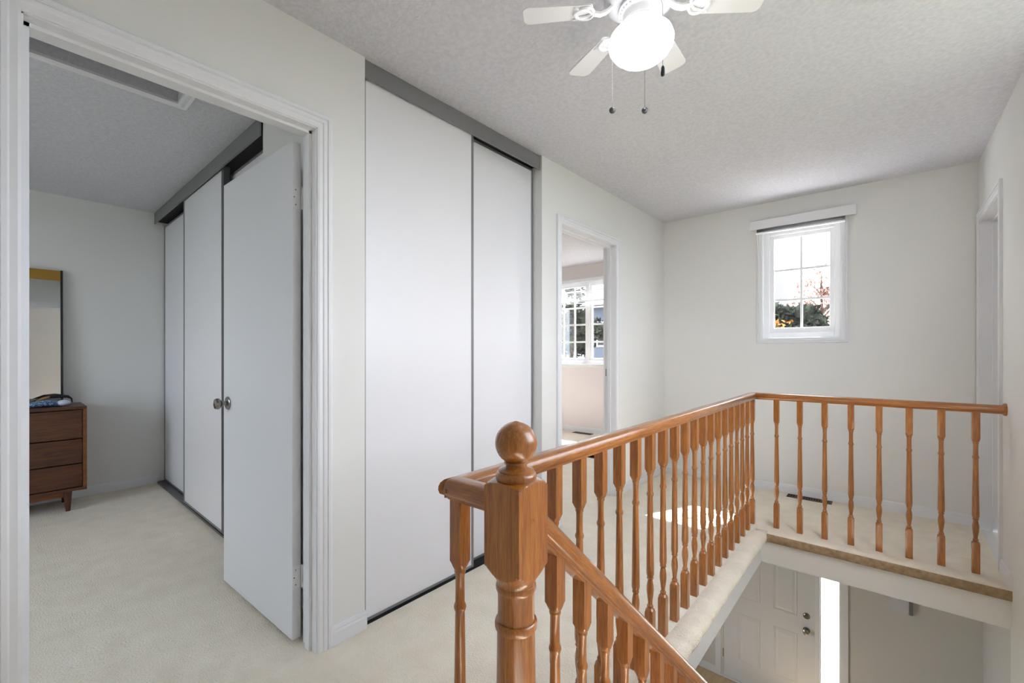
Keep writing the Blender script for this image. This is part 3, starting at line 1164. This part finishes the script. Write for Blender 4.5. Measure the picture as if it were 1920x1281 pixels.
ch = thing('door_chime', (.088, YP - .03, -1.315), 'pale grey door chime box high on the foyer wall', 'door chime')
MB().box(.006, .150, YP - .052, YP - .001, -1.315, -1.12, .006).build('cover', 'chime', ch)
MB().box(.150, .176, YP - .040, YP - .001, -1.312, -1.122, .004).build('end_cap', 'alu', ch)
MB().box(.025, .131, YP - .056, YP - .051, -1.16, -1.14, .002).build('grille', 'alu', ch)
m = MB()
m.box(SL1 + .065, .63, YP - .012, YP, ZLO, ZLO + .09)
m.box(-3.28, FD0 - .062, YP - .012, YP, ZLO, ZLO + .09)
struct(m.build('baseboard_foyer', 'trim'))

# ------------------------------------------------------------------ ceiling fan
FX, FY, FZ = -.5890, 1.306, 2.262
fan = thing('ceiling_fan', (FX, FY, 2.06), 'white six-blade ceiling fan with a lit glass bowl and pull chains', 'ceiling fan')
m = MB()
zc_ = cz(FY)
m.lathe([(0, zc_), (.085, zc_), (.088, zc_ - .012), (.10, zc_ - .03), (.112, zc_ - .05), (.115, zc_ - .075), (.115, FZ + .032), (.108, FZ + .018), (.09, FZ + .006), (.07, FZ + .002), (0, FZ + .002)], (FX, FY, 0), n=40)
m.build('motor_housing', 'fanmotor', fan, smooth=30)
m = MB()
m.lathe([(0, FZ + .004), (.058, FZ + .004), (.066, FZ - .004), (.068, FZ - .012), (.060, FZ - .020), (.056, FZ - .024), (.056, FZ - .050), (.0, FZ - .050)], (FX, FY, 0), n=40)
sw = m.build('switch_housing', 'fan', fan, smooth=30)
m = MB()
for k in range(30):
    a = 2 * math.pi * k / 30
    m.lathe([(0, -.004), (.0035, -.002), (.0035, .002), (0, .004)], (FX + .0615 * math.cos(a), FY + .0615 * math.sin(a), FZ - .021), n=6)
m.build('bead_ring', 'fan', sw, smooth=True)
m = MB()
m.lathe([(0, FZ - .048), (.052, FZ - .048), (.056, FZ - .054), (.054, FZ - .060), (.050, FZ - .064), (.0, FZ - .064)], (FX, FY, 0), n=40)
m.build('shade_fitter', 'fan', fan, smooth=30)
zb = FZ - .064
m = MB()
m.lathe([(0, zb), (.048, zb), (.052, zb - .006), (.064, zb - .012), (.080, zb - .020), (.094, zb - .031), (.0990, zb - .046), (.097, zb - .062), (.087, zb - .078), (.070, zb - .093), (.048, zb - .105), (.024, zb - .112), (0, zb - .1135)], (FX, FY, 0), n=48)
tag(m.build('glass_shade', 'bowl', fan, smooth=60), 'glowing white frosted glass bowl')
PH = R(40.66 - 6.0)
for k in range(6):
    a = PH + k * math.pi / 3
    mt = Matrix.Translation((FX, FY, FZ)) @ Matrix.Rotation(a, 4, 'Z')
    pitch = Matrix.Rotation(R(-10), 4, 'X')
    m = MB()
    # rounded blade outline
    out = []
    r0, r1, w0, w1_ = .150, .369, .036, .046
    cr_ = .022
    for t in range(5):
        b = R(-90 + 90 * t / 4)
        out.append((r1 - cr_ + cr_ * math.cos(b), -w1_ + cr_ + cr_ * math.sin(b)))
    for t in range(5):
        b = R(90 * t / 4)
        out.append((r1 - cr_ + cr_ * math.cos(b), w1_ - cr_ + cr_ * math.sin(b)))
    for t in range(4):
        b = R(90 + 90 * t / 3)
        out.append((r0 + .012 + .012 * math.cos(b), w0 - .012 + .012 * math.sin(b)))
    for t in range(4):
        b = R(180 + 90 * t / 3)
        out.append((r0 + .012 + .012 * math.cos(b), -w0 + .012 + .012 * math.sin(b)))
    m.rings([[(x, y, -.0025) for x, y in out], [(x, y, .0025) for x, y in out]])
    m.xform(mt @ pitch)
    bld = m.build('blade', 'fan', fan, origin=(FX, FY, FZ))
    # ornate blade iron
    m = MB()
    arm = [(.062, 0, .012), (.085, 0, .010), (.105, 0, -.006), (.125, 0, -.012), (.145, 0, -.008)]
    rg = []
    for (x, y, z) in arm:
        rg.append([(x, -.010, z - .004), (x, .010, z - .004), (x, .010, z + .004), (x, -.010, z + .004)])
    m.rings(rg)
    ring = []
    for t in range(21):
        b = 2 * math.pi * t / 20
        ring.append((.176 + .030 * math.cos(b) - .006 * math.sin(b) ** 2, .031 * math.sin(b), -.0065))
    m.tube(ring, .0048, 6)
    m.tube([(.150, 0, -.007), (.165, .014, -.0065), (.185, .020, -.006), (.204, .030, -.0055)], .004, 6)
    m.tube([(.150, 0, -.007), (.165, -.014, -.0065), (.185, -.020, -.006), (.204, -.030, -.0055)], .004, 6)
    m.lathe([(0, -.009), (.004, -.008), (.004, -.004), (0, -.003)], (.207, .030, 0), n=8)
    m.lathe([(0, -.009), (.004, -.008), (.004, -.004), (0, -.003)], (.207, -.030, 0), n=8)
    m.xform(mt @ pitch)
    m.build('blade_iron', 'fan', bld, smooth=40, origin=(FX, FY, FZ))
rv = Vector((math.cos(R(40.66)), math.sin(R(40.66)), 0))
vv = Vector((-math.sin(R(40.66)), math.cos(R(40.66)), 0))
hub = Vector((FX, FY, 0))


def chain(pts, ball, fob=False):
    pts = [hub + rv * a + vv * b + Vector((0, 0, z)) for a, b, z in pts]
    m = MB()
    m.tube(pts, .0009, 5)
    c = m.build('pull_chain', 'chrome', fan)
    e = pts[-1]
    if fob:
        tag(MB().lathe([(0, -.030), (.0045, -.029), (.0058, -.024), (.0052, -.006), (.003, -.001), (0, 0)], tuple(e), n=12).build('chain_fob', 'black', c, smooth=True), 'small black fob')
    else:
        tag(MB().lathe([(.0105 * math.cos(R(a)), -.0105 + .0105 * math.sin(R(a))) for a in range(-90, 91, 15)], tuple(e), n=16).build('chain_ball', 'ball', c, smooth=True), 'dark metal ball')


chain([(-.040, .045, FZ - .018), (-.058, .058, FZ - .04), (-.072, .066, FZ - .075), (-.074, .068, FZ - .11), (-.074, .068, 1.986)], True)
chain([(.038, .100, FZ - .05), (.046, .112, FZ - .10), (.046, .112, 2.010)], True)
chain([(.028, -.062, FZ - .026), (.030, -.090, FZ - .045), (.032, -.106, FZ - .075), (.032, -.106, 2.008)], False, True)

# ------------------------------------------------------------------ bedroom furniture
dr = thing('dresser', (-4.80, -.13, 0), 'dark walnut chest of drawers on tapered legs against the bedroom wall', 'dresser')
X0, X1, Ya, Yb, Za, Zb = -5.005, -4.60, -.70, .421, .150, .778
t = .022
MB().box(X0, X1, Ya, Yb, Zb - t, Zb, .003).build('top', 'walnut', dr)
MB().box(X0, X1, Ya, Yb, Za, Za + t, .002).build('base_panel', 'walnut', dr)
for y in (Ya, Yb - t):
    MB().box(X0, X1, y, y + t, Za + t, Zb - t).build('side_panel', 'walnut_lt', dr)
MB().box(X0, X0 + .01, Ya + t, Yb - t, Za + t, Zb - t).build('back_panel', 'walnut', dr)
edges = [Za + t + .002, .351, .537, Zb - t - .002]
for z0, z1 in zip(edges[:-1], edges[1:]):
    for ya, yb in ((Ya + t + .002, -.1405), (-.1385, Yb - t - .002)):
        m = MB().box(X1 - .030, X1 - .010, ya, yb, z0 + .002, z1 - .010, .002)
        d = m.build('drawer', 'walnut', dr)
        rg = []
        for y in (ya, yb):
            rg.append([(X1 - .012, y, z1 - .012), (X1 - .004, y, z1 - .010), (X1 - .004, y, z1 - .005), (X1 - .03, y, z1 - .004)])
        MB().rings(rg).build('finger_lip', 'walnut', d)
for y in (.322, -.60):
    for x in (-4.64, -4.95):
        MB().lathe([(0, 0), (.013, 0), (.024, Za), (0, Za)], (x, y, 0), n=16).build('leg', 'walnut', dr, smooth=30)
MB().box(-4.66, -4.645, -.58, .30, Za - .045, Za).build('apron', 'walnut_lt', dr)

mi = thing('mirror', (-4.98, 0, .778), 'tall mirror with a brass top rail leaning on the dresser', 'mirror')
mxf = Matrix.Translation((-4.955, 0, .7795)) @ Matrix.Rotation(R(-2.6), 4, 'Y')
m0, m1, mh = -.30, .318, 1.052
g = MB().box(-.012, 0, m0 + .014, m1 - .014, .045, mh - .078).xform(mxf)
g.build('mirror_glass', 'mirror', mi)
MB().box(-.014, .006, m0, m1 - .012, mh - .080, mh, .001).xform(mxf).build('top_rail', 'brass', mi)
for a, b in ((m0 - .001, m0 + .013), (m1 - .014, m1)):
    MB().box(-.020, .010, a, b, 0, mh + .003, .002).xform(mxf).build('side_rail', 'black', mi)
MB().box(-.014, .006, m0 + .013, m1 - .014, 0, .048, .001).xform(mxf).build('bottom_rail', 'greyframe', mi)

bag = thing('beaded_pouch', (-4.74, .20, .778), 'blue and white beaded pouch with a dark strap on the dresser', 'pouch')
m = MB()
rg = []
for k in range(13):
    u = k / 12
    y = .10 + .20 * u
    w = .055 * math.sin(math.pi * (.12 + .8 * u)) ** .6
    h = .046 * math.sin(math.pi * (.10 + .75 * u)) ** .7
    rg.append([(-4.73 + w * math.cos(2 * math.pi * j / 14), y, .780 + max(0, h * (.5 + .55 * math.sin(2 * math.pi * j / 14)))) for j in range(14)])
m.rings(rg)
m.build('pouch_body', 'blue', bag, smooth=60)
m = MB()
m.lathe([(.040 * math.cos(R(a)), .040 * math.sin(R(a))) for a in range(-90, 91, 15)], n=18)
m.xform(Matrix.Translation((-4.715, .305, .802)) @ Matrix.Diagonal((1.0, .95, .58, 1)))
m.build('white_end', 'whitecloth', bag, smooth=60)
m = MB().tube([(-4.76, .12, .80), (-4.765, .17, .828), (-4.77, .22, .848), (-4.77, .28, .852), (-4.765, .33, .846), (-4.76, .35, .828), (-4.75, .352, .800)], [.006, .009, .012, .013, .010, .006, .004], 8)
m.build('strap', 'black', bag, smooth=60)
m = MB().tube([(-4.752, .165, .822), (-4.756, .20, .840), (-4.758, .235, .850)], [.005, .008, .005], 8)
m.build('gold_cord', 'gold', bag, smooth=60)

# ------------------------------------------------------------------ outdoors
GZ = -2.95
m = MB().box(-60, 60, -60, 80, GZ - .2, GZ)
struct(m.build('ground', 'ground', origin=(0, 0, 0)), 'lawn and pavement outside')


def tree(x, y, zc, rx, rz, n, leaf, label, sparse=0.5, size=.075):
    t = thing('tree', (x, y, GZ), label, 'tree', 'trees outside the windows')
    m = MB()
    m.tube([(x, y, GZ), (x + .05, y, (GZ + zc) / 2), (x, y, zc + rz * .4)], [.11, .08, .03], 8)
    tips = []
    for k in range(16):
        a = random.uniform(0, 6.28)
        r = rx * random.uniform(.5, .95)
        zt = zc + rz * random.uniform(-.7, .8)
        tip = (x + r * math.cos(a), y + r * math.sin(a), zt)
        m.tube([(x, y, zt - r * .7 if zt - r * .7 > GZ + 1 else GZ + 1), (x + r * .5 * math.cos(a), y + r * .5 * math.sin(a), zt - r * .25), tip], [.03, .02, .006], 5)
        tips.append(tip)
    m.build('trunk', 'bark', t, smooth=60)
    m = MB()
    cl = [(random.gauss(0, .5) * rx * .8 + x, random.gauss(0, .5) * rx * .8 + y, zc + random.gauss(0, .45) * rz) for _ in range(26)] + tips
    for k in range(n):
        c = random.choice(cl)
        p = Vector((c[0] + random.gauss(0, .16) * rx * sparse * 1.6, c[1] + random.gauss(0, .16) * rx * sparse * 1.6, c[2] + random.gauss(0, .14) * rz * sparse * 1.6))
        if p.z < GZ + .3:
            p.z = GZ + .3
        u = Vector((random.gauss(0, 1), random.gauss(0, 1), random.gauss(0, 1))).normalized()
        w = u.orthogonal().normalized()
        s = size * random.uniform(.6, 1.4)
        m.quad(p - u * s, p + w * s * .45, p + u * s, p - w * s * .45)
    f = m.build('foliage', leaf, t)
    f['kind'] = 'stuff'
    return t


tree(-1.45, 10.8, 1.78, .62, .42, 5200, 'leaf_dark', 'dark leafy tree low in the small hall window', .55, .07)
tree(-1.55, 8.6, 1.62, .26, .22, 240, 'leaf_amber', 'amber autumn shrub tree in the lower left pane of the small hall window', .5, .035)
tree(-1.30, 13.6, 2.55, .75, .75, 900, 'leaf_pink', 'rosy autumn tree at the right of the small hall window', .6, .05)
tree(-7.9, 12.2, 1.9, 1.0, 1.0, 6500, 'leaf_dark', 'dark green tree outside the pink room window', .6, .085)

wk = MB().box(-4.5, 3.5, 5.85, 13, GZ, GZ + .03)
struct(wk.build('walkway', 'concrete'), 'pale concrete walk outside the front door')
hs = thing('house', (-9, 24, GZ), 'blue-grey neighbouring house behind the trees outside', 'house')
MB().box(-12.2, -4.6, 20, 28, GZ, 3.6).build('house_wall', 'siding', hs)
m = MB()
rg = [[(-12.7, 19.5, 3.6), (-12.7, 28.5, 3.6), (-12.7, 24, 5.6)], [(-4.1, 19.5, 3.6), (-4.1, 28.5, 3.6), (-4.1, 24, 5.6)]]
m.rings(rg)
m.build('house_roof', 'roof', hs)
for xx in (-11.4, -9.4, -7.4):
    for z_ in (-1.2, 1.5):
        wn = MB().box(xx, xx + 1.1, 19.95, 20.02, z_, z_ + 1.3).build('house_window', 'vinyl', hs)
        MB().box(xx + .08, xx + 1.02, 19.93, 19.95, z_ + .08, z_ + 1.22).build('house_pane', 'black', wn)
